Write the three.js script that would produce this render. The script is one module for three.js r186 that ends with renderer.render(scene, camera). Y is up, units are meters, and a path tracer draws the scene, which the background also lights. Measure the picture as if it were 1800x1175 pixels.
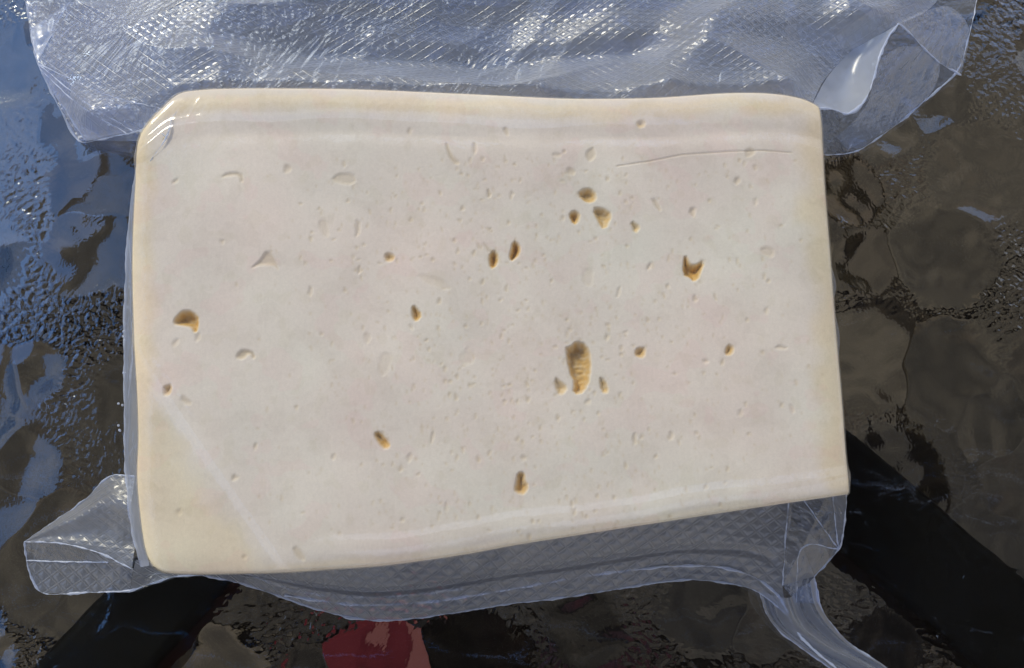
import * as THREE from 'three';
import { ImprovedNoise } from 'three/addons/math/ImprovedNoise.js';
import { mergeGeometries } from 'three/addons/utils/BufferGeometryUtils.js';
import { RoundedBoxGeometry } from 'three/addons/geometries/RoundedBoxGeometry.js';

// ---------------------------------------------------------------- camera, sky, sun, exposure
const scene = new THREE.Scene();
const camera = new THREE.PerspectiveCamera(35.01, 1024 / 668, 0.02, 60);
camera.position.set(0, 0.34336, 0.05858);
camera.up.set(0, 0, -1);
camera.lookAt(0, 0.042, 0);

const noise = new ImprovedNoise();
const N = (x, y, z = 0) => noise.noise(x + 31.7, y + 17.3, z + 5.1);
const fbm = (x, y, z = 0, o = 4) => { let a = 0, k = 1; for (let i = 0; i < o; i++) { a += k * N(x, y, z + i * 7.3); x *= 2.03; y *= 2.03; k *= 0.5; } return a; };
const clamp = (x, a = 0, b = 1) => Math.min(b, Math.max(a, x));
const sstep = (a, b, x) => { const t = clamp((x - a) / (b - a)); return t * t * (3 - 2 * t); };
const lerp = (a, b, t) => a + (b - a) * t;
let seed = 12345;
const rnd = () => { seed = (seed * 1664525 + 1013904223) >>> 0; return seed / 4294967296; };

function makeSky() {            // clear blue sky paling to a hazy horizon, with thin broken cloud all round
  const w = 512, h = 256, d = new Float32Array(w * h * 4);
  for (let j = 0; j < h; j++) for (let i = 0; i < w; i++) {
    const el = (j + 0.5) / h * Math.PI - Math.PI / 2, az = (i + 0.5) / w * 2 * Math.PI;
    const e = Math.max(0, Math.sin(el)), x = Math.cos(az) * Math.cos(el), z = Math.sin(az) * Math.cos(el);
    const hz = Math.pow(1 - e, 1.2);
    let r = lerp(0.15, 1.2, hz), g = lerp(0.55, 1.0, hz), b = lerp(1.5, 0.64, hz);
    const c = sstep(0.08, 0.75, fbm(x * 2.4 / (e + 0.35), z * 2.4 / (e + 0.35), 2.2, 5) + 0.12) * 0.5;
    r = lerp(r, 1.5, c); g = lerp(g, 1.43, c); b = lerp(b, 1.36, c);
    if (el < 0) { r = 0.25; g = 0.24; b = 0.2; }
    d.set([r, g, b, 1], (j * w + i) * 4);
  }
  const t = new THREE.DataTexture(d, w, h, THREE.RGBAFormat, THREE.FloatType);
  t.mapping = THREE.EquirectangularReflectionMapping; t.magFilter = t.minFilter = THREE.LinearFilter; t.needsUpdate = true;
  return t;
}
scene.background = scene.environment = makeSky();
scene.backgroundIntensity = scene.environmentIntensity = 1;

const sun = new THREE.DirectionalLight(0xfff7dd, 2.0);
sun.position.set(-2.0, 2.7, -2.7);
sun.castShadow = true; sun.shadow.radius = 22; sun.shadow.mapSize.set(2048, 2048);
Object.assign(sun.shadow.camera, { left: -2, right: 2, top: 2, bottom: -2, near: 0.1, far: 10 });
scene.add(sun, sun.target);

const renderer = new THREE.WebGLRenderer({ antialias: true });
renderer.setSize(1024, 668);
renderer.shadowMap.enabled = true;
renderer.toneMapping = THREE.LinearToneMapping;
renderer.toneMappingExposure = 1.0;

// ---------------------------------------------------------------- helpers (geometry is worked out in millimetres, then scaled)
const V = (p) => new THREE.Vector3(p[0], p[1], p[2]);
function curve(pts, n) { return new THREE.CatmullRomCurve3(pts.map(V), false, 'centripetal').getSpacedPoints(n); }
function line(pts, n) {          // straight pieces, even steps
  const p = new THREE.CurvePath(); for (let i = 0; i + 1 < pts.length; i++) p.add(new THREE.LineCurve3(V(pts[i]), V(pts[i + 1])));
  return p.getSpacedPoints(n);
}
// Coons patch between four sampled curves: a(s) at t = 0, b(s) at t = 1, l(t) at s = 0, r(t) at s = 1
function coons(a, b, l, r) {
  const ns = a.length - 1, nt = l.length - 1, P = [];
  for (let j = 0; j <= nt; j++) for (let i = 0; i <= ns; i++) {
    const s = i / ns, t = j / nt, v = new THREE.Vector3();
    v.addScaledVector(a[i], 1 - t).addScaledVector(b[i], t).addScaledVector(l[j], 1 - s).addScaledVector(r[j], s);
    v.addScaledVector(a[0], -(1 - s) * (1 - t)).addScaledVector(a[ns], -s * (1 - t)).addScaledVector(b[0], -(1 - s) * t).addScaledVector(b[ns], -s * t);
    P.push(v);
  }
  return { P, ns, nt };
}
function gridGeometry({ P, ns, nt }, flip = false, uvf = (v) => [v.x / 1000, v.z / 1000]) {
  const pos = new Float32Array(P.length * 3), uv = new Float32Array(P.length * 2), idx = [];
  P.forEach((v, k) => { pos.set([v.x / 1000, v.y / 1000, v.z / 1000], k * 3); uv.set(uvf(v, (k % (ns + 1)) / ns, Math.floor(k / (ns + 1)) / nt), k * 2); });
  for (let j = 0; j < nt; j++) for (let i = 0; i < ns; i++) {
    const q = j * (ns + 1) + i, w = q + ns + 1;
    if (flip) idx.push(q, q + 1, w, q + 1, w + 1, w); else idx.push(q, w, q + 1, q + 1, w, w + 1);
  }
  const g = new THREE.BufferGeometry();
  g.setAttribute('position', new THREE.BufferAttribute(pos, 3)); g.setAttribute('uv', new THREE.BufferAttribute(uv, 2));
  g.setIndex(idx); g.computeVertexNormals();
  return g;
}
function mesh(name, g, m, parent) { const o = new THREE.Mesh(g, m); o.name = name; o.castShadow = o.receiveShadow = true; parent.add(o); return o; }
function thing(name, label, category, pos = [0, 0, 0]) { const o = new THREE.Group(); o.name = name; o.position.set(...pos); o.userData = { label, category }; scene.add(o); return o; }
function tube(pts, r, n = 60, straight = false) {
  const c = straight ? line(pts, n) : curve(pts, n);
  const g = new THREE.TubeGeometry(new THREE.CatmullRomCurve3(c.map((v) => v.clone().multiplyScalar(0.001))), n * 2, 1, 6, false), p = g.attributes.position, q = g.attributes.normal;
  for (let k = 0; k < p.count; k++) {          // an uneven bead of plastic: swelling and thinning along its length
    const x = p.getX(k) - q.getX(k), y = p.getY(k) - q.getY(k), z = p.getZ(k) - q.getZ(k), w = r * 0.0008 * clamp(0.75 + 1.5 * N(x * 160, z * 160, 3) + 0.8 * N(x * 700, z * 700, 6), 0.18, 2);
    p.setXYZ(k, x + q.getX(k) * w + 0.00025 * N(x * 300, z * 300, 1), y + q.getY(k) * w, z + q.getZ(k) * w + 0.00025 * N(x * 300, z * 300, 8));
  }
  return g;
}
function dataTex(w, h, fn, srgb = false) {
  const d = new Uint8Array(w * h * 4);
  for (let j = 0; j < h; j++) for (let i = 0; i < w; i++) { const c = fn(i, j); d.set(c.length ? [c[0], c[1], c[2], 255] : [c, c, c, 255], (j * w + i) * 4); }
  const t = new THREE.DataTexture(d, w, h); t.wrapS = t.wrapT = THREE.RepeatWrapping; t.magFilter = THREE.LinearFilter; t.minFilter = THREE.LinearMipmapLinearFilter; t.generateMipmaps = true;
  if (srgb) t.colorSpace = THREE.SRGBColorSpace;
  t.needsUpdate = true; return t;
}

// ---------------------------------------------------------------- patio paving under the table
const GY = -0.45;
const ground = new THREE.Group(); ground.name = 'patio_ground'; ground.userData = { kind: 'structure' }; scene.add(ground);
{
  const soilTex = dataTex(256, 256, (i, j) => { const n = 120 + 60 * N(i / 9, j / 9, 3) + 50 * (rnd() - 0.5); return [n, n * 0.9, n * 0.78]; }, true);
  soilTex.repeat.set(60, 60);
  const soil = mesh('joint_sand', new THREE.PlaneGeometry(24, 24).rotateX(-Math.PI / 2), new THREE.MeshStandardMaterial({ map: soilTex, color: 0x6a6258, roughness: 1 }), ground);
  soil.position.y = GY - 0.012; soil.userData.kind = 'structure';
  const stoneTex = dataTex(512, 512, (i, j) => {
    const f = fbm(i / 70, j / 70, 1, 5), m = fbm(i / 25, j / 25, 9, 4), k = 150 + 55 * f + 26 * m + 30 * (rnd() - 0.5);
    const w = sstep(0.15, 0.5, fbm(i / 120, j / 120, 20, 3));
    return [clamp(k + 14 * w, 0, 255), clamp(k * 0.93 + 8 * w, 0, 255), clamp(k * 0.82 + 4 * w, 0, 255)];
  }, true);
  const stoneMats = [0x78736d, 0x827c76, 0x6e6963, 0x8b8680, 0x76726d].map((c) => new THREE.MeshStandardMaterial({ map: stoneTex, bumpMap: stoneTex, bumpScale: 0.002, color: c, roughness: 0.95 }));
  // irregular flagstones on a jittered lattice
  const cols = 8, rows = 7, S = 0.235, node = (i, j) => {
    const a = N(i * 3.7, j * 5.1, 4) * 0.11, b = N(i * 4.3, j * 2.9, 8) * 0.11;
    return new THREE.Vector2((i - cols / 2) * S + a + (j % 2) * 0.05, (j - rows / 2) * S + b);
  };
  for (let j = 0; j < rows; j++) for (let i = 0; i < cols; i++) {
    const q = [node(i, j), node(i + 1, j), node(i + 1, j + 1), node(i, j + 1)], c = q.reduce((a, p) => a.clone().add(p)).multiplyScalar(0.25);
    const sh = new THREE.Shape();
    for (let e = 0; e < 4; e++) {
      const A = q[e], B = q[(e + 1) % 4];
      for (let k = 0; k < 7; k++) {
        const p = A.clone().lerp(B, k / 7), d = p.clone().sub(c), L = d.length();
        p.copy(c).addScaledVector(d, (L - 0.013 + 0.008 * N(p.x * 24, p.y * 24, 2)) / L);
        if (k === 0) p.lerp(c, 0.09);
        if (e === 0 && k === 0) sh.moveTo(p.x, -p.y); else sh.lineTo(p.x, -p.y);
      }
    }
    const g = new THREE.ExtrudeGeometry(sh, { depth: 0.02, bevelEnabled: true, bevelSize: 0.004, bevelThickness: 0.004, bevelSegments: 2, steps: 1 }).rotateX(-Math.PI / 2);
    const uv = g.attributes.uv, ps = g.attributes.position;
    for (let k = 0; k < uv.count; k++) uv.setXY(k, ps.getX(k) * 3.1 + i * 0.37, ps.getZ(k) * 3.1 + j * 0.21);
    const o = mesh((i || j) ? 'flagstone_' + String(i + j * cols).padStart(3, '0') : 'flagstone', g, stoneMats[Math.floor(rnd() * 5)], ground);
    o.position.y = GY - 0.024 + rnd() * 0.004;
  }
}

// ---------------------------------------------------------------- unseen roof, added and slanted to make the dark part of the reflections
{
  const roof = thing('added_roof', 'added unseen timber roof on posts that darkens the glass reflections', 'roof', [0, GY, 0]);
  const wood = new THREE.MeshStandardMaterial({ color: 0x5a4a3c, roughness: 0.85 });
  const deck = new THREE.Group(); deck.name = 'roof_deck'; roof.add(deck);
  const left = (z) => -0.97 - 0.5 * (z + 0.72), z0 = -1.25, nb = 13, bw = 0.3, W = 3.8;      // the open side runs at a slant
  for (let k = 0; k < nb; k++) {
    const z = z0 + (k + 0.5) * bw, b = mesh('board', new THREE.BoxGeometry(W, 0.03, bw - 0.004), wood, deck);
    b.position.set(left(z) + W / 2, 2.428, z);
  }
  for (let k = 0; k < 4; k++) { const b = mesh('rafter', new THREE.BoxGeometry(0.07, 0.1, nb * bw / Math.cos(0.4636) - 0.06), wood, roof); b.position.set(left(z0 + nb * bw / 2) + 0.12 + k * (W - 0.24) / 3, 2.362, z0 + nb * bw / 2); b.rotation.y = -0.4636; }
  for (const z of [z0 + 0.2, z0 + nb * bw - 0.2]) for (const e of [0.12 + (W - 0.24) / 3, W - 0.12]) { const p = mesh('post', new THREE.BoxGeometry(0.09, 2.31, 0.09), wood, roof); p.position.set(left(z) + e, 1.155, z); }
}

// ---------------------------------------------------------------- glass patio table
const table = thing('patio_table', 'patio table with rippled clear glass top and black metal frame under the package', 'table', [0, GY, 0]);
{
  const RT = 1100, span = 0.46;
  // hammered glass: smooth shallow lenses with finely crinkled glass between them
  const cells = []; const gs = 0.030;
  for (let j = -10; j <= 10; j++) for (let i = -10; i <= 10; i++) cells.push([(i + 0.85 * (rnd() - 0.5)) * gs, (j + 0.85 * (rnd() - 0.5)) * gs, (0.010 + 0.012 * rnd())]);
  const bucket = new Map(); cells.forEach((c) => { const k = Math.floor(c[0] / gs) + ',' + Math.floor(c[1] / gs); (bucket.get(k) || bucket.set(k, []).get(k)).push(c); });
  const relief = dataTex(RT, RT, (i, j) => {
    const x = (i / RT - 0.5) * span, z = (0.5 - j / RT) * span;
    const wx = x + 0.004 * N(x * 90, z * 90, 1), wz = z + 0.004 * N(x * 90, z * 90, 7);
    let dome = 0, edge = 0, ang = 0, near = 9; const bi = Math.floor(wx / gs), bj = Math.floor(wz / gs);
    for (let a = -1; a <= 1; a++) for (let b = -1; b <= 1; b++) for (const c of bucket.get((bi + a) + ',' + (bj + b)) || []) {
      const dx = wx - c[0], dz = wz - c[1], q = Math.hypot(dx, dz) / c[2];
      if (q < 1) dome = Math.max(dome, Math.pow(1 - q * q, 1.25) * c[2] / 0.022);
      if (q < near) { near = q; ang = Math.atan2(dz, dx); }
    }
    edge = sstep(0.75, 1.25, near);
    const cr = Math.abs(fbm(x * 260 + Math.cos(ang) * 2, z * 260 + Math.sin(ang) * 2, 3, 3)) + 0.6 * Math.abs(N(ang * 7, near * 3, x * 60));
    const broad = 0.5 + 0.5 * N(x * 22, z * 22, 12);
    return clamp(70 + 85 * dome + 46 * edge * broad * cr + 30 * broad, 0, 255);
  });
  relief.wrapS = relief.wrapT = THREE.MirroredRepeatWrapping;
  const glass = (b) => new THREE.MeshPhysicalMaterial({ color: 0xf2f6f4, roughness: 0.03, transmission: 1, thickness: 0.006, ior: 1.9, bumpMap: relief, bumpScale: b });
  const gTop = new RoundedBoxGeometry(0.98, 0.006, 0.86, 2, 0.0025);
  const ps = gTop.attributes.position, uv = gTop.attributes.uv;
  for (let k = 0; k < uv.count; k++) uv.setXY(k, ps.getX(k) / span + 0.5, -ps.getZ(k) / span + 0.5);
  const pane = mesh('glass_top', gTop, glass(0.0013), table); pane.position.y = 0.447;
  const black = new THREE.MeshStandardMaterial({ color: 0x15120f, roughness: 0.55, metalness: 0.2 });
  const bar = (name, a, b, w, h, y) => {
    const L = Math.hypot(b[0] - a[0], b[1] - a[1]), o = mesh(name, new RoundedBoxGeometry(L, h, w, 2, 0.004), black, table);
    o.position.set((a[0] + b[0]) / 2, y, (a[1] + b[1]) / 2); o.rotation.y = -Math.atan2(b[1] - a[1], b[0] - a[0]); return o;
  };
  // the V brace under the glass
  const B = [[142.8,-28,72],[0,-28,-54.2],[-123.8,-28,87]];
  const far = (p, q, L) => { const dx = p[0] - q[0], dz = p[2] - q[2], d = Math.hypot(dx, dz); return [(q[0] + dx / d * L) / 1000, (q[2] + dz / d * L) / 1000]; };
  bar('brace_bar', [B[1][0] / 1000, B[1][2] / 1000], far(B[0], B[1], 560), 0.033, 0.025, 0.4285);
  bar('brace_bar', [B[1][0] / 1000, B[1][2] / 1000], far(B[2], B[1], 560), 0.030, 0.025, 0.4265);
  for (const s of [-1, 1]) { bar('rim_bar', [-0.475, s * 0.41], [0.475, s * 0.41], 0.03, 0.03, 0.429); bar('rim_bar', [s * 0.47, -0.392], [s * 0.47, 0.392], 0.03, 0.03, 0.429); }
  for (const [x, z] of [[-1, -1], [-1, 1], [1, -1], [1, 1]]) { const l = mesh('leg', new THREE.CylinderGeometry(0.015, 0.013, 0.414, 14), black, table); l.position.set(x * 0.46, 0.207, z * 0.4); }
}

// ---------------------------------------------------------------- shoes on the paving, seen through the glass
function shoe(name, label, x, z, turn, cUpper, cToe) {
  const t = thing(name, label, 'shoe', [x, GY + 0.004, z]); t.rotation.y = turn;
  const prof = (u) => { const w = 0.05 * Math.pow(Math.sin(Math.PI * clamp(u * 0.93 + 0.035)), 0.42) * (1 - 0.22 * sstep(0.35, 0.75, u)); return w; };   // u 0 = toe, 1 = heel
  const L = 0.27, upper = { P: [], ns: 28, nt: 40 }, sole = { P: [], ns: 28, nt: 40 };
  for (let j = 0; j <= 40; j++) for (let i = 0; i <= 28; i++) {
    const u = 0.004 + 0.992 * j / 40, a = Math.PI * i / 28, w = prof(u) * 1000, h = (52 + 22 * sstep(0.25, 0.7, u)) * Math.pow(Math.sin(Math.PI * clamp(0.02 + u * 0.6)), 0.45) * (1 - 0.25 * sstep(0.9, 1, u));
    const r = 1 + 0.012 * N(u * 14, a * 4, 3);
    upper.P.push(new THREE.Vector3(-w * 0.98 * Math.cos(a) * r, 16 + h * Math.pow(Math.sin(a), 0.8) * r, L * 1000 * u));
    const a2 = 2 * Math.PI * i / 28;
    sole.P.push(new THREE.Vector3(w * 1.05 * Math.cos(a2), 9 + 9 * Math.sign(Math.sin(a2)) * Math.pow(Math.abs(Math.sin(a2)), 0.35), L * 1000 * u));
  }
  mesh('upper', gridGeometry(upper), new THREE.MeshStandardMaterial({ color: cUpper, roughness: 0.8, side: THREE.DoubleSide }), t);
  mesh('sole', gridGeometry(sole), new THREE.MeshStandardMaterial({ color: 0x2a2422, roughness: 0.9, side: THREE.DoubleSide }), t);
  const cap = { P: [], ns: 20, nt: 16 };
  for (let j = 0; j <= 16; j++) for (let i = 0; i <= 20; i++) {
    const k = (26 * i / 20 + 2) , u = 0.012 + 0.40 * j / 16, a = lerp(0.50, 0.93, i / 20) * Math.PI, w = prof(u) * 1000, h = (52 + 22 * sstep(0.25, 0.7, u)) * Math.pow(Math.sin(Math.PI * clamp(0.02 + u * 0.6)), 0.45);
    cap.P.push(new THREE.Vector3(-w * 1.0 * Math.cos(a), 17.6 + h * Math.pow(Math.sin(a), 0.8) * 1.02, L * 1000 * u));
  }
  mesh('side_panel', gridGeometry(cap), new THREE.MeshStandardMaterial({ color: cToe, roughness: 0.8, side: THREE.DoubleSide }), t);
  return t;
}
shoe('shoe', 'red slip-on shoe with pink side panel on the paving beneath the glass', -0.082, 0.115, -0.08, 0x6e0d18, 0x9c5a50);
shoe('shoe_001', 'dark maroon slip-on shoe on the paving beneath the glass', 0.056, 0.128, 0.1, 0x2c1018, 0x3a0e16);

// ---------------------------------------------------------------- cheese block
const cheeseEdge = {
  top: [[-111.4,36,-64.7],[-106.8,36,-69.9],[-101.5,36,-75.2],[-94.9,36,-76.5],[-84.4,36,-77],[-66.8,36,-77],[-45.7,36,-76.7],[-17.6,36,-75.3],[0,36,-74.4],[17.5,36,-73.7],[43.9,36,-74],[66.8,36,-75.5],[79,36,-75.3],[88.6,36,-73.8],[94.3,36,-71.8]],
  bottom: [[-102.5,36,65.9],[-98.2,36,67.6],[-88.5,36,68],[-75.7,36,67.8],[-64.4,36,67.5],[-48.3,36,66.5],[-35.5,36,65.6],[-24.2,36,64.2],[-11.3,36,62.3],[0,36,60.2],[24.3,36,56.4],[48.8,36,52.7],[73.3,36,49],[88.1,36,46.9],[96.3,36,45.7]],
  left: [[-111.4,36,-64.7],[-113.1,36,-58.9],[-113,36,-46.5],[-112.5,36,-25.1],[-110.3,36,1],[-108.5,36,17.9],[-107.7,36,29.5],[-107.6,36,41],[-105.9,36,53.9],[-104.2,36,61.8],[-102.5,36,65.9]],
  right: [[94.3,36,-71.8],[94.4,36,-61.1],[94.3,36,-46.5],[94.6,36,-25.1],[94.9,36,-0.7],[95.4,36,17.9],[95.7,36,34.4],[96.3,36,45.7]],
};
const NS = 660, NT = 430;
const base = coons(curve(cheeseEdge.top, NS), curve(cheeseEdge.bottom, NS), curve(cheeseEdge.left, NT), curve(cheeseEdge.right, NT));
const bl = [[-104.6,42,8.8],[-60.8,42,67.2]];       // crease of the sagging corner
const blN = (() => { const dx = bl[1][0] - bl[0][0], dz = bl[1][2] - bl[0][2], d = Math.hypot(dx, dz); return [dz / d, -dx / d]; })();
const cornerDist = (x, z) => -((x - bl[0][0]) * blN[0] + (z - bl[0][2]) * blN[1]);
const WID = 202, HEI = 135;
function topHeight(x, z, s, t) {                    // the cheese without its holes
  const dl = s * WID, dr = (1 - s) * WID, dt = t * HEI, db = (1 - t) * HEI;
  const roll = (d, w, k, r) => k * Math.pow(clamp(1 - d / w), 2.2) + r * (1 - Math.sqrt(clamp(1 - Math.pow(clamp(1 - d / r), 2))));
  let y = 42 + 0.5 * fbm(x / 60, z / 60, 3, 2);
  y -= roll(dt, 8, 1.5, 1.3) + roll(db, 7, 1.2, 1.1) + roll(dl, 7, 1.3, 1.2) + roll(dr, 12, 2.0, 1.2);
  const c = cornerDist(x, z);
  y -= 0.13 * Math.max(0, (c + Math.sqrt(c * c + 2)) / 2 - 0.3);
  // shallow furrow along the far edge where the film bridges
  y -= 0.5 * Math.exp(-Math.pow((dt - 13.5 - 1.5 * N(x / 40, 3)) / 3, 2)) * sstep(-105, -80, -Math.abs(x));
  return y;
}
// holes: outline, depth in mm, tint strength 0..1, tint kind (0 ochre stain, 1 grey brown pore tone, partly shade put into the colour)
const pitData = [];
const round = (poly) => poly.flatMap((p, i) => { const q = poly[(i + 1) % poly.length]; return [[p[0] * 0.75 + q[0] * 0.25, p[1] * 0.75 + q[1] * 0.25], [p[0] * 0.25 + q[0] * 0.75, p[1] * 0.25 + q[1] * 0.75]]; });
const pit = (poly, depth, tint, kind = 0) => pitData.push({ poly: round(poly.map((p) => [p[0], p[2]])), depth, tint, kind });
const blob = ([c], rx, ry, rot, depth, tint, kind = 0) => {
  const poly = [], n = 9, ph = rnd() * 6;
  for (let k = 0; k < n; k++) { const a = k / n * 2 * Math.PI, q = 1 + 0.5 * (rnd() - 0.5), u = rx * 0.165 * q * Math.cos(a), v = ry * 0.165 * q * Math.sin(a); poly.push([c[0] + u * Math.cos(rot) - v * Math.sin(rot), 42, c[2] + u * Math.sin(rot) + v * Math.cos(rot)]); }
  pit(poly, depth, tint, kind);
};
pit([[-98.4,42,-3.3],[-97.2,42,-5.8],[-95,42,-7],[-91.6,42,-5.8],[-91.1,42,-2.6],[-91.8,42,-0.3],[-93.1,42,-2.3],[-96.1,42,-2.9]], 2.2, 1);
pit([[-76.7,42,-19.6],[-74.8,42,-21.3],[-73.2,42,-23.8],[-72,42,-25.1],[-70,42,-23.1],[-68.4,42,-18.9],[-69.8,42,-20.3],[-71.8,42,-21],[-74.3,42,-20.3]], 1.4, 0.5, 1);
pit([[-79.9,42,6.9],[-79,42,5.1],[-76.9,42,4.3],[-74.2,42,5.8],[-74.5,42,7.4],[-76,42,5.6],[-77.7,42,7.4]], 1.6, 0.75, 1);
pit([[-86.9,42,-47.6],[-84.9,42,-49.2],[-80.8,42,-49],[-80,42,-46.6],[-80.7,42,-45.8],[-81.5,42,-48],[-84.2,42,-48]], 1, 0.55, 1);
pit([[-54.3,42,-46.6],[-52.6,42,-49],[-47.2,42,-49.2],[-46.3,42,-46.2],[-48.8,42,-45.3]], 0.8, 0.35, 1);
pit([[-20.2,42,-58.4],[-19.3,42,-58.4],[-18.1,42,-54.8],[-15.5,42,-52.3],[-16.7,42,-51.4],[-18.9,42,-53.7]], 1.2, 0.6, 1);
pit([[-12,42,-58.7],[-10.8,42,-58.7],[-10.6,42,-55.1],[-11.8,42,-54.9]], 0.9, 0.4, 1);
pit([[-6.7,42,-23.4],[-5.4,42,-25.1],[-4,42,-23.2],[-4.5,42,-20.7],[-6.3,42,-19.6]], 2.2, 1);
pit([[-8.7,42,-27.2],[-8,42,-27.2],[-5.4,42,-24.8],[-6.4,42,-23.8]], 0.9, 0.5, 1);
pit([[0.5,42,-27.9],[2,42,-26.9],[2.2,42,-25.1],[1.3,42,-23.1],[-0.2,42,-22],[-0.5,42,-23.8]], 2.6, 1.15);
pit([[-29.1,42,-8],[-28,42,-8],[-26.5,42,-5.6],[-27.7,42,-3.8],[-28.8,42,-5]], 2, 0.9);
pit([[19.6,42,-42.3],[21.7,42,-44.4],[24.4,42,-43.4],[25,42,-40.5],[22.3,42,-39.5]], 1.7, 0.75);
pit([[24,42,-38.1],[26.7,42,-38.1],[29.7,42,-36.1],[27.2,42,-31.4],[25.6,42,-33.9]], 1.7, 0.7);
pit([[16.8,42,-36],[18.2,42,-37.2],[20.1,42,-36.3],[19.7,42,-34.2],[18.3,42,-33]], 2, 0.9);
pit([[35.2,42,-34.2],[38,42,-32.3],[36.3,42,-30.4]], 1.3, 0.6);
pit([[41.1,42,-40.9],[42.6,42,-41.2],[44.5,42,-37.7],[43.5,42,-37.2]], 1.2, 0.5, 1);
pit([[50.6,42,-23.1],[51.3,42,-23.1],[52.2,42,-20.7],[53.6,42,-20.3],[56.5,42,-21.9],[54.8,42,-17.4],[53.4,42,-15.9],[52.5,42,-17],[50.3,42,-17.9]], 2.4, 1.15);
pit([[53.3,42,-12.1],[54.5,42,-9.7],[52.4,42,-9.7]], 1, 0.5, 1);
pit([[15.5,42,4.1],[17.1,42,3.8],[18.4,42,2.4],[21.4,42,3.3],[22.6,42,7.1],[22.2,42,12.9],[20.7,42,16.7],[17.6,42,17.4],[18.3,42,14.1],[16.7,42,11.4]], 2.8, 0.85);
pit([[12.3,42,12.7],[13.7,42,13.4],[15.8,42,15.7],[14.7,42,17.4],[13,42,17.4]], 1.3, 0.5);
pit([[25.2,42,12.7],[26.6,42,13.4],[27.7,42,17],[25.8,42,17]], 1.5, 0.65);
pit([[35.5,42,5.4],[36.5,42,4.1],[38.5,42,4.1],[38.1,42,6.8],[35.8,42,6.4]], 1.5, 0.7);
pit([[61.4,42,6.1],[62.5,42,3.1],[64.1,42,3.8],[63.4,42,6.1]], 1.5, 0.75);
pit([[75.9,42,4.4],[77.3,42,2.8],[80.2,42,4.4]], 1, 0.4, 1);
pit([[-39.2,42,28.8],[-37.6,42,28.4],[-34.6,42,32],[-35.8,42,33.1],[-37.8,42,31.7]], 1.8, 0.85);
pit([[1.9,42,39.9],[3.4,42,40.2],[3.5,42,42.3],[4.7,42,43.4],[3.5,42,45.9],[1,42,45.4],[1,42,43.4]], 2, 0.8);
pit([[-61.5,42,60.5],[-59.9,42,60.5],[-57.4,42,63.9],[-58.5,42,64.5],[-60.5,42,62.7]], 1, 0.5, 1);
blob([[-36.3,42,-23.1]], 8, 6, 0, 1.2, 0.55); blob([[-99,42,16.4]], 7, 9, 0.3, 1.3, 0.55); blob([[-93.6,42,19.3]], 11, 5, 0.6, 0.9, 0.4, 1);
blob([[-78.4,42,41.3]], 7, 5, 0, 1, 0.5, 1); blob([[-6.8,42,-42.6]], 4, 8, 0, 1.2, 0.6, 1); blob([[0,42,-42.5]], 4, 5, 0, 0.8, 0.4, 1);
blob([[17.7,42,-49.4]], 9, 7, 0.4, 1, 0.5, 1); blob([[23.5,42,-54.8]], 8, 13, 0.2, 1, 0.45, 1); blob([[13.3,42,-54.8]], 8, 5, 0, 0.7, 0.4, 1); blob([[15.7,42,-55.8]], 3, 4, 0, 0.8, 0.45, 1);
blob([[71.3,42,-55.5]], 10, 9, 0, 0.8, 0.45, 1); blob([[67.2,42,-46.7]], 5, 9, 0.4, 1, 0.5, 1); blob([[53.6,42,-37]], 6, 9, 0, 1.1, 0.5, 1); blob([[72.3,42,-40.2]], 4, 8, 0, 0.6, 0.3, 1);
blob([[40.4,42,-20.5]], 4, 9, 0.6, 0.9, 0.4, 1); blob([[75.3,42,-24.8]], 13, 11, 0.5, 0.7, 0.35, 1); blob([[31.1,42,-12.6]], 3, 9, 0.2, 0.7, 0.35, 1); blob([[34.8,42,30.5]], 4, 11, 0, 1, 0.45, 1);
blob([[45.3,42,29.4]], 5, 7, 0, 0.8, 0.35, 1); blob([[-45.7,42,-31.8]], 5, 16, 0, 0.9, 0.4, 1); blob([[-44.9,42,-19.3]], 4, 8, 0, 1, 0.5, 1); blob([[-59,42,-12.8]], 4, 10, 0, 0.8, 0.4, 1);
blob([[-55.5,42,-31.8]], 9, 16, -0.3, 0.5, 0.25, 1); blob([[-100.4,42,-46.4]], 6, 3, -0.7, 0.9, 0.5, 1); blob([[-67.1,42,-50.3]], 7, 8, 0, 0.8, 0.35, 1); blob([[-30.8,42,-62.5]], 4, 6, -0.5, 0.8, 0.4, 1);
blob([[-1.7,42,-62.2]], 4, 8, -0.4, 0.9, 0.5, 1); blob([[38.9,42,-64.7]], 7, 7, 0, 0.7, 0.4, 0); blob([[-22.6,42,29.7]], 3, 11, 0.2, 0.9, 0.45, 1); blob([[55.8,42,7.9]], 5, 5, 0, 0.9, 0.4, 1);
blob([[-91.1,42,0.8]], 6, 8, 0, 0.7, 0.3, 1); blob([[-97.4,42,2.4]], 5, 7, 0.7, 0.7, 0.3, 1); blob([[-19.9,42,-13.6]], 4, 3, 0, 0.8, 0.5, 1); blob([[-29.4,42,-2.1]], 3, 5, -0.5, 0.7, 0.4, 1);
blob([[-85.5,42,-27.7]], 4, 5, 0, 0.7, 0.4, 1); blob([[-50.8,42,35.4]], 4, 5, 0, 0.7, 0.4, 1); blob([[-73,42,32.5]], 3, 6, 0, 0.8, 0.5, 1); blob([[3.2,42,35.7]], 5, 4, 0, 0.7, 0.4, 1);
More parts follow.
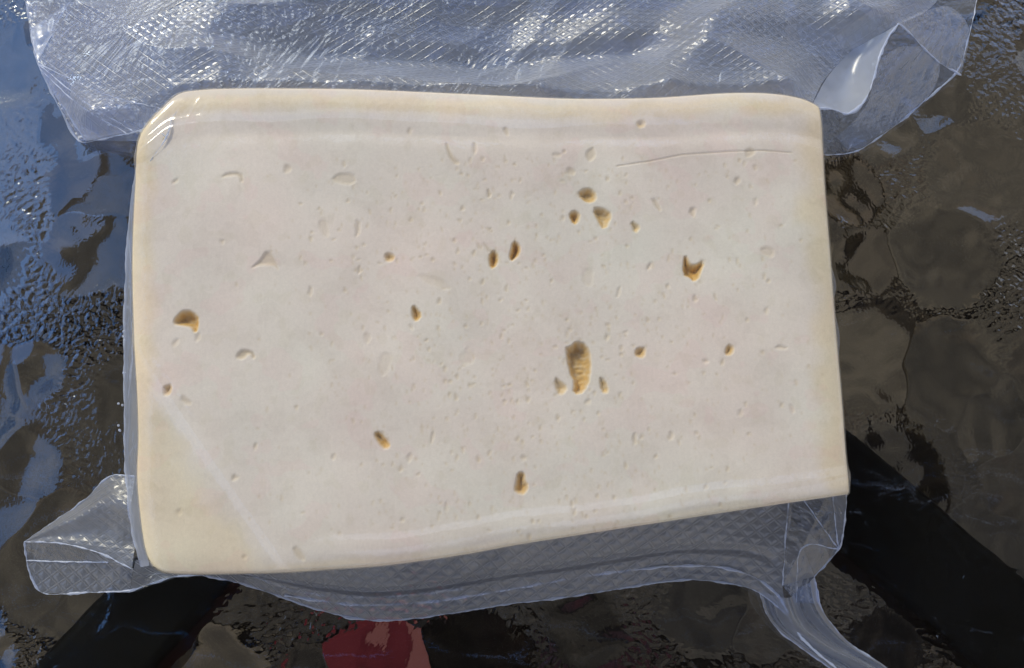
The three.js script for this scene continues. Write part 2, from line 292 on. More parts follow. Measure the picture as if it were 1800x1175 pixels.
blob([[-30.9,42,53.2]], 4, 4, 0, 0.7, 0.4, 1); blob([[-18.5,42,49.7]], 3, 8, 0, 0.7, 0.35, 1); blob([[-75,42,63.3]], 5, 4, 0.5, 0.7, 0.4, 1); blob([[-94.2,42,50.8]], 5, 6, 0.4, 0.7, 0.35, 1);
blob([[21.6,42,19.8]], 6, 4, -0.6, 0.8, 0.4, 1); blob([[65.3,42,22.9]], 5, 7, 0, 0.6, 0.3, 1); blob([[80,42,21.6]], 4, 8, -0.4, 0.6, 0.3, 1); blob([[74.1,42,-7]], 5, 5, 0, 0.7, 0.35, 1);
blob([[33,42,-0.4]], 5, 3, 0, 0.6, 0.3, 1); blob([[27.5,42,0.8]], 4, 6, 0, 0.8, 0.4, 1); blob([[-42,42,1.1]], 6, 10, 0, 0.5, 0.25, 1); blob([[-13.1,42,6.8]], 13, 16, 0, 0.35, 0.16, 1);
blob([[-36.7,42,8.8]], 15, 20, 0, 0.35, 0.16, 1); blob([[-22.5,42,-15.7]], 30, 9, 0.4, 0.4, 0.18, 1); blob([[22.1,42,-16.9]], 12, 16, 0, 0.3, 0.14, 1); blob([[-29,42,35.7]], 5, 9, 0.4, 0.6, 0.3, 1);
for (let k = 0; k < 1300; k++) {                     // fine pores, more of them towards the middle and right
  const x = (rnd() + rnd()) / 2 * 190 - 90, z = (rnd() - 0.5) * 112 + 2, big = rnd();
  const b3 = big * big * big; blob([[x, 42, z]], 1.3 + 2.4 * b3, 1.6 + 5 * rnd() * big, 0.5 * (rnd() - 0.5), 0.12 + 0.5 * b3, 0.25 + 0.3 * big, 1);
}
const crack = [[31.5,42,-51.2],[40.8,42,-52.6],[51.1,42,-54.8],[64.8,42,-55.8],[75,42,-56.2],[83.9,42,-55.5]].map((p) => [p[0], p[2]]);
for (const p of pitData) { const xs = p.poly.map((q) => q[0]), zs = p.poly.map((q) => q[1]); p.box = [Math.min(...xs) - 1.2, Math.max(...xs) + 1.2, Math.min(...zs) - 1.2, Math.max(...zs) + 1.2]; }
const binSize = 6, bins = new Map();
for (const p of pitData) for (let a = Math.floor(p.box[0] / binSize); a <= Math.floor(p.box[1] / binSize); a++) for (let b = Math.floor(p.box[2] / binSize); b <= Math.floor(p.box[3] / binSize); b++) { const k = a + ',' + b; (bins.get(k) || bins.set(k, []).get(k)).push(p); }
function sdPoly(poly, x, z) {
  let d = 1e9, inside = false;
  for (let i = 0, j = poly.length - 1; i < poly.length; j = i++) {
    const [xi, zi] = poly[i], [xj, zj] = poly[j], ex = xj - xi, ez = zj - zi, wx = x - xi, wz = z - zi, q = clamp((wx * ex + wz * ez) / (ex * ex + ez * ez));
    d = Math.min(d, Math.hypot(wx - q * ex, wz - q * ez));
    if ((zi > z) !== (zj > z) && x < (xj - xi) * (z - zi) / (zj - zi) + xi) inside = !inside;
  }
  return inside ? -d : d;
}
function crackDist(x, z) { let d = 1e9; for (let i = 0; i + 1 < crack.length; i++) { const [xi, zi] = crack[i], ex = crack[i + 1][0] - xi, ez = crack[i + 1][1] - zi, wx = x - xi, wz = z - zi, q = clamp((wx * ex + wz * ez) / (ex * ex + ez * ez)); d = Math.min(d, Math.hypot(wx - q * ex, wz - q * ez)); } return d; }
function holes(x, z) {
  let depth = 0, ochre = 0, grey = 0;
  const wx = x + 0.25 * N(x * 0.35, z * 0.35, 3), wz = z + 0.25 * N(x * 0.35, z * 0.35, 9);
  for (const p of bins.get(Math.floor(x / binSize) + ',' + Math.floor(z / binSize)) || []) {
    if (x < p.box[0] || x > p.box[1] || z < p.box[2] || z > p.box[3]) continue;
    const d = sdPoly(p.poly, wx, wz), rough = 0.95 + 0.1 * N(x * 0.5, z * 1.1, 5);
    depth = Math.max(depth, p.depth * (p.kind ? 0.45 * sstep(0.5, -0.8, d) : 1.4 * (0.35 * sstep(0.55, -0.3, d) + 0.65 * sstep(0.1, -1.3, d))) * rough);
    const st = p.tint * (p.kind ? 0.85 * sstep(0.55, -0.6, d) : sstep(0.75, -0.5, d) * clamp(0.85 + 0.5 * N(x * 0.8, z * 0.8, 14)));
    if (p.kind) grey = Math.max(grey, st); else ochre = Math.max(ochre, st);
  }
  return { depth, ochre, grey };
}
const cheese = new THREE.Group();
cheese.name = 'cheese_block'; cheese.userData = { label: 'pale rectangular block of firm cheese with small ochre holes, sealed inside clear plastic', category: 'cheese' }; scene.add(cheese);
{
  const TW = 1800, TH = 1180;
  const at = (s, t) => { const i = clamp(s, 0, 0.99999) * NS, j = clamp(t, 0, 0.99999) * NT, a = Math.floor(i), b = Math.floor(j), u = i - a, v = j - b, q = b * (NS + 1) + a, P = base.P;
    const p0 = P[q], p1 = P[q + 1], p2 = P[q + NS + 1], p3 = P[q + NS + 2];
    return [(p0.x * (1 - u) + p1.x * u) * (1 - v) + (p2.x * (1 - u) + p3.x * u) * v, (p0.z * (1 - u) + p1.z * u) * (1 - v) + (p2.z * (1 - u) + p3.z * u) * v]; };
  const cheeseTex = dataTex(TW, TH, (i, j) => {
    const s = (i + 0.5) / TW, t = 1 - (j + 0.5) / TH, [x, z] = at(s, t);
    const blotch = fbm(x / 26, z / 26, 1, 4), pink = fbm(x / 34 + 9, z / 34, 6, 3), grain = N(x * 1.9, z * 1.9, 4) + 0.7 * N(x * 0.9, z * 0.7, 8) + 0.6 * (rnd() - 0.5);
    let r = 232 + 8 * blotch + 5 * grain + 3 * pink, g = 224 + 9 * blotch + 5 * grain - 2 * pink, b = 216 + 8 * blotch + 5 * grain - 1 * pink;
    // curd: slightly greyer, pinker and greener pieces pressed together
    const p1 = sstep(0.02, 0.16, fbm(x / 9, z / 8, 11, 3) - 0.16), p2 = sstep(0.02, 0.12, fbm(x / 13 + 4, z / 11, 15, 3) - 0.2), p3 = sstep(0.0, 0.2, fbm(x / 5, z / 6, 19, 2) - 0.3);
    r += -3.2 * p1 + 0.5 * p2 - 3 * p3; g += -3.6 * p1 - 3 * p2 - 3 * p3; b += -4 * p1 - 2 * p2 - 5 * p3;
    // yellower towards the edges and the sagging corner, in an uneven border
    const dl = s * WID, dr = (1 - s) * WID, dt = t * HEI, db = (1 - t) * HEI, wob = 3.5 * fbm(x / 14, z / 14, 3, 3) + 0.5 * grain;
    const yellowEdge = Math.max(sstep(11, 2, dl + wob), 0.85 * sstep(11, 4, dt + wob * 0.8) * (0.15 + 0.85 * sstep(1.2, 4.5, dt + wob * 0.4)), 0.75 * sstep(11, 3, dr + wob), 0.45 * sstep(3.5, 1, db + wob * 0.3), 0.62 * sstep(2, 11, cornerDist(x, z) + wob));
    r += 2 * yellowEdge; g -= 5 * yellowEdge; b -= 27 * yellowEdge;
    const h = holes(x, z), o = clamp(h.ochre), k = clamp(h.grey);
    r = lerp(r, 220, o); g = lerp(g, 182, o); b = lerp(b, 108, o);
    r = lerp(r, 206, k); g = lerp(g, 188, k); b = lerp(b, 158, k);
    const c = 0.45 * sstep(0.35, 0.05, crackDist(x, z) + 0.1 * N(x, z, 2)) * (0.4 + 0.6 * Math.abs(N(x / 6, 2, 2)) * 2);
    r = lerp(r, 205, c); g = lerp(g, 188, c); b = lerp(b, 165, c);
    return [clamp(r, 0, 255), clamp(g, 0, 255), clamp(b, 0, 255)];
  }, true);
  cheeseTex.wrapS = cheeseTex.wrapT = THREE.ClampToEdgeWrapping;
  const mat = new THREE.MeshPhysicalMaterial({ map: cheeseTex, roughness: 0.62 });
  const top = { P: base.P.map((v, k) => { const s = (k % (NS + 1)) / NS, t = Math.floor(k / (NS + 1)) / NT, h = holes(v.x, v.z);
    const c = 0.25 * sstep(0.35, 0.05, crackDist(v.x, v.z));
    return new THREE.Vector3(v.x, topHeight(v.x, v.z, s, t) - h.depth - c + 0.025 * N(v.x * 1.2, v.z * 1.2, 3), v.z); }), ns: NS, nt: NT };
  const gTop = gridGeometry(top, false, (v, s, t) => [s, 1 - t]);
  // sides: a ring of the rim carried down to the table
  const ring = [], P = top.P;
  for (let i = 0; i < NS; i++) ring.push([P[i], i / NS, 0]);
  for (let j = 0; j < NT; j++) ring.push([P[j * (NS + 1) + NS], 1, j / NT]);
  for (let i = NS; i > 0; i--) ring.push([P[NT * (NS + 1) + i], i / NS, 1]);
  for (let j = NT; j >= 0; j--) ring.push([P[j * (NS + 1)], 0, j / NT]);
  const rows = 14, side = { P: [], ns: ring.length - 1, nt: rows };
  for (let j = 0; j <= rows; j++) for (const [p] of ring) { const q = j / rows, k = 1 - 0.008 * q - 0.03 * Math.pow(q, 8); side.P.push(new THREE.Vector3(p.x * k, lerp(p.y, 1.2, q), p.z * k)); }
  const gSide = gridGeometry(side, false, (v, s, t) => { const r = ring[Math.min(ring.length - 1, Math.round(s * (ring.length - 1)))]; return [r[1], 1 - r[2]]; });
  const under = { P: [], ns: ring.length - 1, nt: 1 };
  for (const [p] of ring) under.P.push(new THREE.Vector3(p.x * 0.962, 1.2, p.z * 0.962));
  for (let i = 0; i < ring.length; i++) under.P.push(new THREE.Vector3(0, 1.2, 0));
  const gUnder = gridGeometry(under, false, (v, s, t) => [0.1, 0.5]);
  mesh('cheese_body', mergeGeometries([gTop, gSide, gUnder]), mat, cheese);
}

// ---------------------------------------------------------------- vacuum bag
const bag = thing('vacuum_bag', 'clear embossed plastic vacuum bag shrunk around the cheese, loose wrinkled ends spread on glass', 'plastic bag');
{
  const tile = 256;
  const diamond = dataTex(tile, tile, (i, j) => {                 // raised lattice of the embossed sheet, one diamond per tile
    const u = i / tile, v = j / tile, a = Math.abs(((u + v) % 1) - 0.5), b = Math.abs(((u - v + 1) % 1) - 0.5);
    const l = Math.max(sstep(0.12, 0.02, a), sstep(0.12, 0.02, b)), cell = sstep(0.06, 0.4, Math.min(a, b));
    return clamp(70 + 95 * l + 110 * cell, 0, 255);
  });
  const emboss = (wx, wz, rot) => { const t = diamond.clone(); t.repeat.set(1000 / wx, 1000 / wz); t.rotation = rot; t.needsUpdate = true; return t; };
  const film = (o) => new THREE.MeshPhysicalMaterial({ color: 0xe8effc, roughness: 0.3, transmission: 0.8, thickness: 0, ior: 1.6, side: THREE.DoubleSide, ...o });
  const embossedFilm = film({ bumpMap: emboss(4.3, 2.9, 0.06), bumpScale: 0.00032, transmission: 0.85, roughness: 0.3, ior: 1.75 });
  const sealFilm = film({ bumpMap: emboss(5.0, 4.2, 0.1), bumpScale: 0.0005, transmission: 0.87 });
  const crinkle = dataTex(640, 640, (i, j) => { const x = i / 640 * 6.2832, y = j / 640 * 6.2832, a = Math.cos(x) * 2.2, b = Math.sin(x) * 2.2, c = Math.cos(y) * 2.2, d = Math.sin(y) * 2.2;
    const f = (k, o) => N(a * k + c * k * 0.7 + o, b * k - d * k * 0.7, c * k + o); return clamp(128 + 120 * (0.7 * (1 - 2 * Math.abs(f(1, 1))) + 0.35 * (1 - 2 * Math.abs(f(2.3, 4))) + 0.2 * f(5, 9) - 0.6), 0, 255); });
  crinkle.repeat.set(1000 / 70, 1000 / 70);
  const plainFilm = film({ transmission: 0.92, roughness: 0.3, bumpMap: crinkle, bumpScale: 0.0009 });
  const clingFilm = film({ color: 0xfffdf8, transmission: 0.97, roughness: 0.12, ior: 1.5, bumpMap: crinkle, bumpScale: 0.0001 });
  const edgeFilm = film({ transmission: 0.62, roughness: 0.32 });
  const wr = (x, z, a, l, p = 0) => a * (1 - 2 * Math.abs(fbm(x / l, z / l, p, 3)));

  // film clinging to the cheese
  {
    const ns = 330, nt = 215, P = [];
    for (let j = 0; j <= nt; j++) for (let i = 0; i <= ns; i++) {
      const v = base.P[j * 2 * (NS + 1) + i * 2], s = i / ns, t = j / nt;
      const lift = 0.35 + 0.10 * fbm(v.x / 12, v.z / 12, 6, 3) + 1.1 * Math.exp(-Math.pow((t * HEI - 12 - 2 * N(v.x / 30, 1)) / 2.2, 2)) * sstep(1.05, 0.6, s) + 1.0 * Math.exp(-Math.pow((cornerDist(v.x, v.z) + 0.5) / 2.2, 2)) + 1.3 * Math.exp(-Math.pow(((1 - t) * HEI - 6 - 1.5 * N(v.x / 25, 4)) / 2.5, 2)) * sstep(0.18, 0.3, s);
      P.push(new THREE.Vector3(v.x * 1.003, topHeight(v.x, v.z, s, t) + lift, v.z * 1.004));
    }
    const top = { P, ns, nt }, ring = [];
    for (let i = 0; i < ns; i++) ring.push(P[i]); for (let j = 0; j < nt; j++) ring.push(P[j * (ns + 1) + ns]);
    for (let i = ns; i > 0; i--) ring.push(P[nt * (ns + 1) + i]); for (let j = nt; j >= 0; j--) ring.push(P[j * (ns + 1)]);
    const side = { P: [], ns: ring.length - 1, nt: 10 };
    for (let j = 0; j <= 10; j++) for (const p of ring) { const q = j / 10; side.P.push(new THREE.Vector3(p.x * (1 + 0.002 * q), lerp(p.y, 8, q), p.z * (1 + 0.002 * q))); }
    mesh('clinging_film', mergeGeometries([gridGeometry(top), gridGeometry(side)]), clingFilm, bag);
  }
  const relief = (g, f) => { g.P.forEach((v, k) => { const s = (k % (g.ns + 1)) / g.ns, t = Math.floor(k / (g.ns + 1)) / g.nt; v.y = Math.max(0.5, v.y + f(v.x, v.z, s, t)); }); return g; };
  const fade = (s, a = 0.06) => sstep(0, a, s) * sstep(1, 1 - a, s);

  // far end: back sheet lying on the glass
  const backLeft = [[-148.1,1,-75.3],[-156.4,1,-88.7],[-164,1.5,-103.2],[-168.2,1,-116.6],[-171.5,1,-131.7],[-173.6,1,-147]], backRight = [[105.4,2,-69.8],[111.3,1,-70.2],[117.2,1,-71.4],[129.3,1,-79.2],[144.9,1,-92.1],[154.5,1,-101.3],[158.7,1,-112.3],[163.1,1,-127.3],[166.8,1,-147]];
  const back = coons(curve([[-148.1,1,-75.3],[-115.7,3,-73.9],[-38.5,4,-75.5],[38.5,4,-75.5],[105.4,2,-69.8]], 300), curve([[-173.6,1,-147],[-80.6,1,-147],[40.3,1,-147],[166.8,1,-147]], 300), curve(backLeft, 110), curve(backRight, 110));
  mesh('back_sheet', gridGeometry(relief(back, (x, z, s, t) => fade(s) * (0.8 + 1.0 * N(x / 34, z / 34, 2)))), plainFilm, bag);
  mesh('cut_edge', tube(backLeft, 0.35, 80), edgeFilm, bag); mesh('cut_edge', tube(backRight, 0.35, 80), edgeFilm, bag);

  // far end: embossed front sheet sloping off the block
  const frontLeft = [[-144.7,3,-74.3],[-154.5,3.5,-88.5],[-162,5,-101.5],[-166.8,3,-115.5],[-170.6,2,-131.1],[-172.7,2,-146.4]];
  const frontRight = [[96.8,20,-79],[104.5,12,-92.5],[115.4,10,-104.1],[130,11,-112.3],[145.3,6,-122.5],[160.2,3,-145.8]];
  const front = coons(curve([[-144.7,3,-74.3],[-131.8,9,-73.6],[-120,16,-74.3],[-107.5,24,-77.3],[-87.6,24,-79.6],[0,24,-76.9],[73.1,23,-78.5],[96.8,20,-79]], 420), curve([[-172.7,2,-146.4],[-79.9,4,-145.2],[39.9,4,-145.2],[160.2,3,-145.8]], 420), curve(frontLeft, 170), curve(frontRight, 170));
  relief(front, (x, z, s, t) => {
    const f = fade(s, 0.05) * sstep(0, 0.1, t), mid = sstep(0.2, 0.36, s) * sstep(0.82, 0.72, s);
    const drop = lerp(0, 1, mid) * (-15 * sstep(0.02, 0.34, t) * (1 - t) - 3 * Math.exp(-Math.pow((t - 0.36) / 0.08, 2)));
    return f * drop + f * (9 * (1 - 2 * Math.abs(fbm(x / 62, z / 40, 1, 1))) + 2.2 * (1 - 2 * Math.abs(N(x / 30 + z / 60, z / 34, 4))) + 0.5 * N(x / 13, z / 13, 7)) + f * 3.2 * Math.exp(-Math.pow((x * 0.5 + z + 84 + 6 * N(x / 40, 1)) / 5, 2)) * sstep(0.5, 0.3, s);
  });
  mesh('front_sheet', gridGeometry(front), embossedFilm, bag);
  mesh('fold_edge', tube(frontLeft, 0.3, 80), edgeFilm, bag);

  // curled lip at the far right corner
  const lipOut = [[96.2,22,-78.1],[103.3,21,-78.2],[109.1,19,-77.4],[114.2,18,-81],[118,18,-87.8],[120.5,19,-96.3],[123.8,19,-103.7],[128.3,18,-109.5]];
  const lipIn = [[96.8,20,-79],[101.4,14,-86.5],[104.9,12,-92.5],[110.9,10,-100],[115.4,10,-104.1],[121.2,10.5,-107.6],[125.8,12,-109.7],[128.3,18,-109.5]];
  const lip = coons(curve(lipIn, 90), curve(lipOut, 90), line([lipIn[0], lipOut[0]], 24), line([lipIn[7], lipOut[7]], 24));
  relief(lip, (x, z, s, t) => -3.5 * Math.sin(Math.PI * t) * Math.sin(Math.PI * s) + 0.35 * N(x / 5, z / 5));
  mesh('curled_lip', gridGeometry(lip), film({ transmission: 0.72, roughness: 0.3 }), bag);
  mesh('fold_edge', tube(lipOut, 0.45, 90), edgeFilm, bag);
  const crest = [[128.3,18,-109.5],[133,15,-107.8],[138.5,11,-104.8],[147,5,-101.5],[155,1.5,-98.9]];
  const outer = [[128.3,18,-109.5],[140.9,9,-118.8],[151.6,5,-122.6],[158.1,2.5,-117.9],[158.8,1.6,-112],[155,1.5,-98.9]];
  const wing = coons(curve(crest, 50), curve(outer, 50), line([crest[0], outer[0]], 24), line([crest[4], outer[5]], 24));
  mesh('wrinkled_wing', gridGeometry(relief(wing, (x, z, s, t) => Math.sin(Math.PI * t) * sstep(0, 0.3, s) * 0.9 * N((x + z) / 2.2, (x - z) / 12))), plainFilm, bag);
  mesh('fold_edge', tube(crest, 0.35, 50), edgeFilm, bag);
  const flapIn = [[120.7,18.5,-96.5],[120,14,-91.6],[120,9,-86.7],[115.8,4,-80.7],[110.4,2,-76.3]], flapOut = [[138.7,10.5,-105.1],[146.6,4.5,-101.7],[144.7,1.8,-93],[130.1,1.8,-80.1],[114,1.8,-71.5]];
  const flap = coons(curve(flapIn, 60), curve(flapOut, 60), curve([flapIn[0], [[128.9,15,-102.5]][0], flapOut[0]], 30), line([flapIn[4], flapOut[4]], 30));
  mesh('inner_flap', gridGeometry(relief(flap, (x, z, s, t) => Math.sin(Math.PI * t) * 0.8 * N(x / 7, z / 7, 3))), plainFilm, bag);

  // folded facets: triangles subdivided, slightly rippled, one part each
  function facet(name, a, b, c, m, amp = 0.25, n = 22) {
    const A = V(a), B = V(b), Cc = V(c), nm = new THREE.Vector3().crossVectors(B.clone().sub(A), Cc.clone().sub(A)).normalize(), pos = [], uv = [], idx = [], id = (i, j) => i * (i + 1) / 2 + j;
    for (let i = 0; i <= n; i++) for (let j = 0; j <= i; j++) {
      const p = A.clone().lerp(B, i / n).lerp(A.clone().lerp(Cc, i / n), i ? j / i : 0), e = Math.min(1 - i / n, i ? j / n : 0, (i - j) / n) * 6;
      p.addScaledVector(nm, amp * clamp(e) * (N(p.x / 4, p.z / 4, 2) * 2 + 1.2 * N(p.x / 9, p.z / 9, 4)));
      pos.push(p.x / 1000, p.y / 1000, p.z / 1000); uv.push(p.x / 1000, p.z / 1000);
      if (i < n) { idx.push(id(i, j), id(i + 1, j), id(i + 1, j + 1)); if (j < i) idx.push(id(i, j), id(i + 1, j + 1), id(i, j + 1)); }
    }
    const g = new THREE.BufferGeometry(); g.setAttribute('position', new THREE.Float32BufferAttribute(pos, 3)); g.setAttribute('uv', new THREE.Float32BufferAttribute(uv, 2)); g.setIndex(idx); g.computeVertexNormals();
    return mesh(name, g, m, bag);
  }
  const crease = (pts, r = 0.3) => mesh('fold_edge', tube(pts, r, 40), edgeFilm, bag);

  // far left corner
  {
    const [a, b, c, d, e, f] = [[-161.9,6,-101],[-147.2,2.5,-74.5],[-121.6,16,-73.2],[-107.6,33,-72.7],[-137.5,9,-86.5],[-123.4,14,-72.4]];
    facet('corner_facet', a, b, c, plainFilm); facet('corner_facet', a, c, e, plainFilm, 0.5); facet('corner_facet', e, c, d, plainFilm, 0.6);
    crease([[-161.7,6.3,-100.9],[-142.8,10,-85.3],[-124.2,16,-72.8]], 0.3); crease([[-161.2,5.5,-99.2],[-145.2,8.5,-84.7],[-126.8,14,-72.8]], 0.25); crease([[-161.6,6.5,-100.8],[-136.9,11,-88.1],[-108.6,30,-74]], 0.22);
    crease([[-162.1,5.5,-101.3],[-147.7,2,-74.9],[-144.7,3,-73.9],[-132.8,9,-73.6],[-120.5,17,-72.8],[-107.2,34,-71.9],[-100.4,38,-74.7]], 0.4);
    const brine = film({ color: 0xf4eccb, transmission: 0.6, bumpMap: crinkle, bumpScale: 0.0015 });
    const q = [[-114.9,34,-65.5],[-99.5,40.5,-73.6],[-104.2,42.4,-60.4],[-111,41,-50.1]];
    facet('corner_facet', q[0], q[1], q[2], brine, 0.5); facet('corner_facet', q[0], q[2], q[3], brine, 0.5);
    crease([[-99.4,41,-73.3],[-102.4,42.6,-65.7],[-103.6,43,-59.8],[-107.2,42.4,-54.1],[-110.7,41,-49.2]], 0.3); crease([[-114.7,34.5,-65],[-108.2,40,-63.5],[-103.6,43,-60.1]], 0.25);
    crease([[-166.9,3.6,-115.2],[-158,5,-116.6],[-153.8,4,-125.7],[-152.9,4,-134.3]], 0.3); crease([[-162,6,-101.9],[-157.7,6,-111.9],[-152.4,5,-120.9]], 0.25); crease([[-161.2,6,-101.9],[-154.2,6,-111.5],[-147.4,5,-119.8]], 0.2);
    facet('corner_facet', ...[[-161.9,6.2,-101.8],[-166.6,3.5,-115.3],[-153.2,6,-123.8]], film({ transmission: 0.8 }), 0.6);
  }
  // left side: loose film standing off the cheese
  {
    const inn = [[-114.1,32,-53.4],[-113.4,33,-34.8],[-112.3,33,-13.5],[-109.2,33,17.5],[-108.1,33,39.1],[-106.5,32,55.4],[-104.9,30,65.9]], out = [[-118.5,22,-65.4],[-122,18,-50.7],[-123.5,15,-30.8],[-123.2,14,-10.5],[-121.4,14,15],[-119.8,13,37.9],[-116.7,13,55.2],[-113.6,12,66.8]];
    const st = coons(curve(inn, 160), curve(out, 160), line([inn[0], out[0]], 16), line([inn[6], out[7]], 16));
    relief(st, (x, z, s, t) => fade(s, 0.1) * (3.5 * Math.sin(Math.PI * t) + Math.sin(Math.PI * t) * 0.9 * N(z / 8, x / 2)));
    mesh('side_film', gridGeometry(st), film({ transmission: 0.8, roughness: 0.3 }), bag); crease(out, 0.35);
    crease([[-122,18,-35.6],[-120.2,19,-24.1],[-119.6,19,-13.1],[-118.3,19,-2.2],[-118,19,5],[-119.8,15,15.1]], 0.28);
    const drop = new THREE.SphereGeometry(0.0004, 8, 6);
    for (let k = 0; k < 14; k++) { const y = 470 + 330 * rnd(), q = [[-120.5,19,-26],[-116.4,19,33.1]], o = mesh('moisture_bead', drop, edgeFilm, bag); o.position.set((q[0][0] + (rnd() - 0.5) * 1.6) / 1000, 0.019, lerp(q[0][2], q[1][2], (y - 470) / 330) / 1000); }
  }
  // right side: a small loose pucker
  {
    const inn = [[95.3,33,-27.6],[95.7,33,-13.5],[95.9,33,0.4],[96.1,33,9]], out = [[98.3,24,-28.3],[101.1,22,-19.7],[100,22,-13.3],[101.2,22,-3.4],[100.1,22,6.3]];
    const st = coons(curve(inn, 50), curve(out, 50), line([inn[0], out[0]], 10), line([inn[3], out[4]], 10));
    mesh('side_film', gridGeometry(relief(st, (x, z, s, t) => 1.5 * Math.sin(Math.PI * t) * fade(s, 0.2))), film({ transmission: 0.85 }), bag);
  }
  // near end: skirt with the heat seal
  const skTop = [[-113.8,16,64.5],[-103.1,16,65.4],[-80.7,16,65.7],[-51.6,16,64.4],[-25.8,16,62],[0,17,58],[25.9,17,53.9],[51.9,17,49.8],[84.9,17,45.4]];
  const skBot = [[-119.8,2,74.4],[-113.7,2.5,72.3],[-106.9,3,70.2],[-98.8,3.5,69.5],[-85.4,3,71.9],[-71.2,2,76.5],[-60.5,1.5,80.1],[-46.2,1.2,83.1],[-32,1.2,82.9],[-17.8,1.2,81],[0,1.5,78.2],[17.8,2,76.1],[35.6,2.5,73.3],[53.4,3,70.9],[67.5,3.5,71.9],[76.2,4,74.3],[85.2,5,81.4]];
  const skL = [skTop[0], ...[[-117.3,8,69.8]], skBot[0]], skR = [skTop[8], ...[[83.5,13,60.3],[83.4,8,72.4]], skBot[16]];
  const skirt = coons(curve(skTop, 420), curve(skBot, 420), curve(skL, 90), curve(skR, 90));
  relief(skirt, (x, z, s, t) => fade(s, 0.03) * sstep(0, 0.15, t) * sstep(1, 0.9, t) * (1.2 * N(x / 38, z / 20, 4) + 0.4 * N(x / 11, z / 8, 2) - 1.2 * Math.exp(-Math.pow((t - 0.55) / 0.05, 2))));
  mesh('near_skirt', gridGeometry(skirt), sealFilm, bag);
  mesh('cut_edge', tube(skBot, 0.4, 160), edgeFilm, bag);
  mesh('heat_seal', tube([[-81.7,7,69],[-70.6,5.5,73.2],[-60.1,4.8,75.3],[-46,4.3,76.2],[-30.1,4.3,75.3],[-14.2,4.6,73.4]], 0.45, 90), plainFilm, bag);
  mesh('heat_seal', tube([[-70.8,4,75.7],[-46.1,3,78.5],[-24.8,3.4,77.4],[0,4.2,73.6],[17.7,5,70.5],[35.4,5.6,68],[53,6.2,66.6],[65.3,6.6,67],[75.8,6.6,70.4],[82.2,6.6,75.5],[85.2,6.2,80.7]], 0.45, 120), edgeFilm, bag);

  // near left: folded tab
  {
    const A = [[-152.9,5,59.2],[-143.7,7,53.1],[-133.1,9,46.1],[-127.8,10,40.5],[-124,11,38.8],[-117.2,12,39.2]], F = [[-152.9,5,59.2],[-141.3,8,59.5],[-129.7,10,61.7],[-122.2,11,64.6],[-116,12,67.5]];
    const up = coons(curve(A, 70), curve(F, 70), line([A[0], A[0]], 40), curve([A[5], ...[[-115.9,14,53.5]], F[4]], 40));
    relief(up, (x, z, s, t) => Math.sin(Math.PI * t) * s * (2.8 * Math.sin(t * 6.5) + 0.6 * N(x / 6, z / 4)));
    mesh('tab_fold', gridGeometry(up), film({ transmission: 0.86, bumpMap: embossedFilm.bumpMap, bumpScale: 0.00025 }), bag);
    const G = [[-153.1,4.6,59.3],[-150.1,3,64.8],[-139.3,3,65.3],[-124.7,4,65.6],[-117.4,6,67.3]], H = [[-147.4,1,75],[-141.2,1,75.1],[-132.3,1,74.8],[-119.8,2,74.4]];
    const lo = coons(curve([[-152.8,2.5,65],[-141.1,3,65.3],[-128.2,4,65.5],[-117.8,6,67.3]], 70), curve(H, 70), curve([[-152.8,2.5,65],[-151.9,1.5,68.8],[-149.9,1,73.4],[-147.4,1,75]], 30), curve([[[-117.8,6,67.3]][0], H[3]], 30));
    mesh('sealed_tab', gridGeometry(relief(lo, (x, z, s, t) => 0.5 * Math.sin(Math.PI * t) * N(x / 9, z / 9, 7))), sealFilm, bag);
    const mid = coons(curve([[-153,4.8,59.3],[-141.4,7.6,59.7],[-130.1,9,62.1],[-116.2,11.5,67.5]], 60), curve([[-152.8,2.5,65],[-141.1,3,65.3],[-128.2,4,65.5],[-117.8,6,67.3]], 60), line([[-153,4.8,59.3],[-152.8,2.5,65]], 14), line([[-116.2,11.5,67.5],[-117.8,6,67.3]], 14));
    mesh('tab_fold', gridGeometry(mid), plainFilm, bag);
    crease(A, 0.35); crease(F, 0.4); crease([[-152.7,2.8,65],[-141,3.3,65.3],[-126.3,4.5,65.5]], 0.25); mesh('cut_edge', tube([[-152.9,5,59.2],[-152.8,2.5,65],[-151.5,1.4,69.9],[-149.5,1,73.7],[-146.9,1,75.1],[-132.3,1,74.8],[-119.8,2,74.4]], 0.4, 80), edgeFilm, bag);
  }
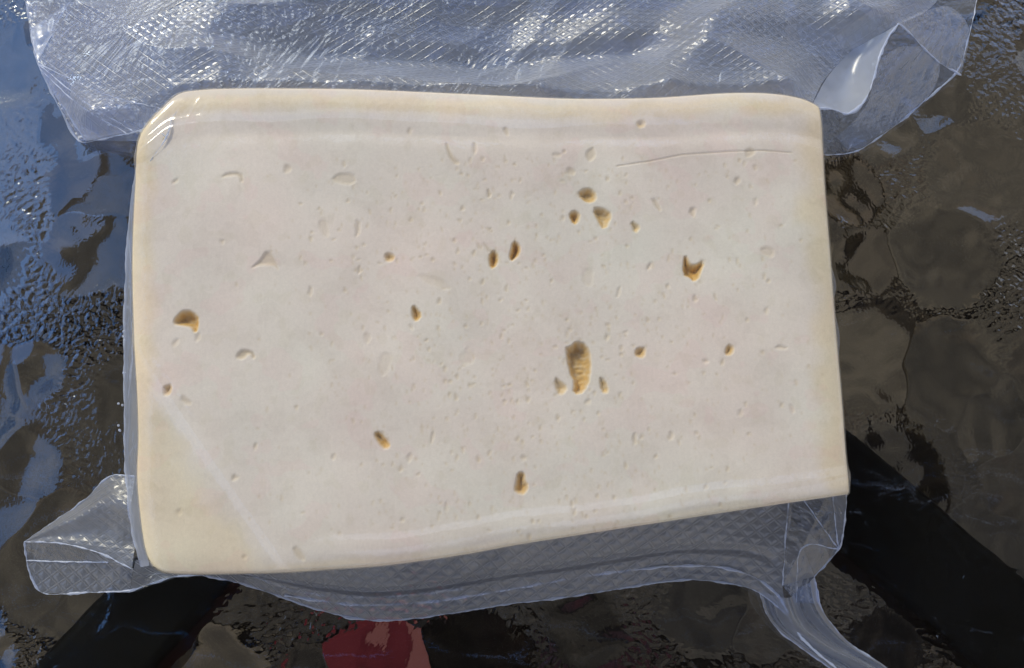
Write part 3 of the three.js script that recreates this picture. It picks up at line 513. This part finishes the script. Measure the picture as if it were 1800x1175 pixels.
  // near right: pinched corner and twisted tail
  {
    const p = [[84.4,18,44.4],[99.5,26,44.1],[100.9,16,55.2],[101,9,61.4],[94,6,69.7],[88.7,14,60.7],[83.5,13,60.3],[83.4,8,72.4],[86.3,20,44.1],[96.1,22,42.2],[95.2,5,78],[87.9,6,77.6]];
    const k = film({ transmission: 0.88, bumpMap: crinkle, bumpScale: 0.0009 });
    facet('corner_facet', p[8], p[9], p[5], k); facet('corner_facet', p[9], p[3], p[5], plainFilm); facet('corner_facet', p[9], p[1], p[2], k); facet('corner_facet', p[9], p[2], p[3], k);
    facet('corner_facet', p[0], p[8], p[6], k); facet('corner_facet', p[8], p[5], p[6], plainFilm); facet('corner_facet', p[6], p[5], p[7], k); facet('corner_facet', p[5], p[3], p[4], plainFilm); facet('corner_facet', p[5], p[4], p[7], k);
    facet('corner_facet', p[7], p[4], p[10], k); facet('corner_facet', p[7], p[10], p[11], k);
    crease([p[8], p[3]], 0.22); crease([p[1], p[2], p[3], p[4]], 0.4); crease([p[9], p[3]], 0.25); crease([p[3], p[5], p[11]], 0.25); crease([p[0], p[6], p[7]], 0.25); crease([p[4], p[10]], 0.35);
    const L = [[77.3,3,74.3],[79.4,2.5,81.3],[82.9,2,86.1],[90,2,91.6],[98.5,2,97.7],[105.1,2,104.2]], R = [[94,6,69.7],[95.2,5,77.7],[99,4,84.2],[105.6,3,90.8],[115.1,3,96.9],[124,3,104.1]];
    const tail = coons(curve(L, 90), curve(R, 90), curve([L[0], ...[[84.9,7,75.9]], R[0]], 50), curve([L[5], ...[[112.7,6,101.2]], R[5]], 50));
    relief(tail, (x, z, s, t) => Math.sin(Math.PI * t) * (3.2 * Math.cos((t - 0.42 - 0.12 * s) * 13) + 1.0 * N(x / 5, z / 14, 5)) + 0.5);
    mesh('twisted_tail', gridGeometry(tail), film({ transmission: 0.88, roughness: 0.3 }), bag);
    mesh('cut_edge', tube(L, 0.35, 60), edgeFilm, bag); mesh('cut_edge', tube(R, 0.35, 60), edgeFilm, bag);
    crease([[84.8,6.4,81],[87.5,6,86.1],[92.6,5.5,91.6],[99.4,5,97.3],[105.9,5,103.8]], 0.4);
  }
}
renderer.render(scene, camera);
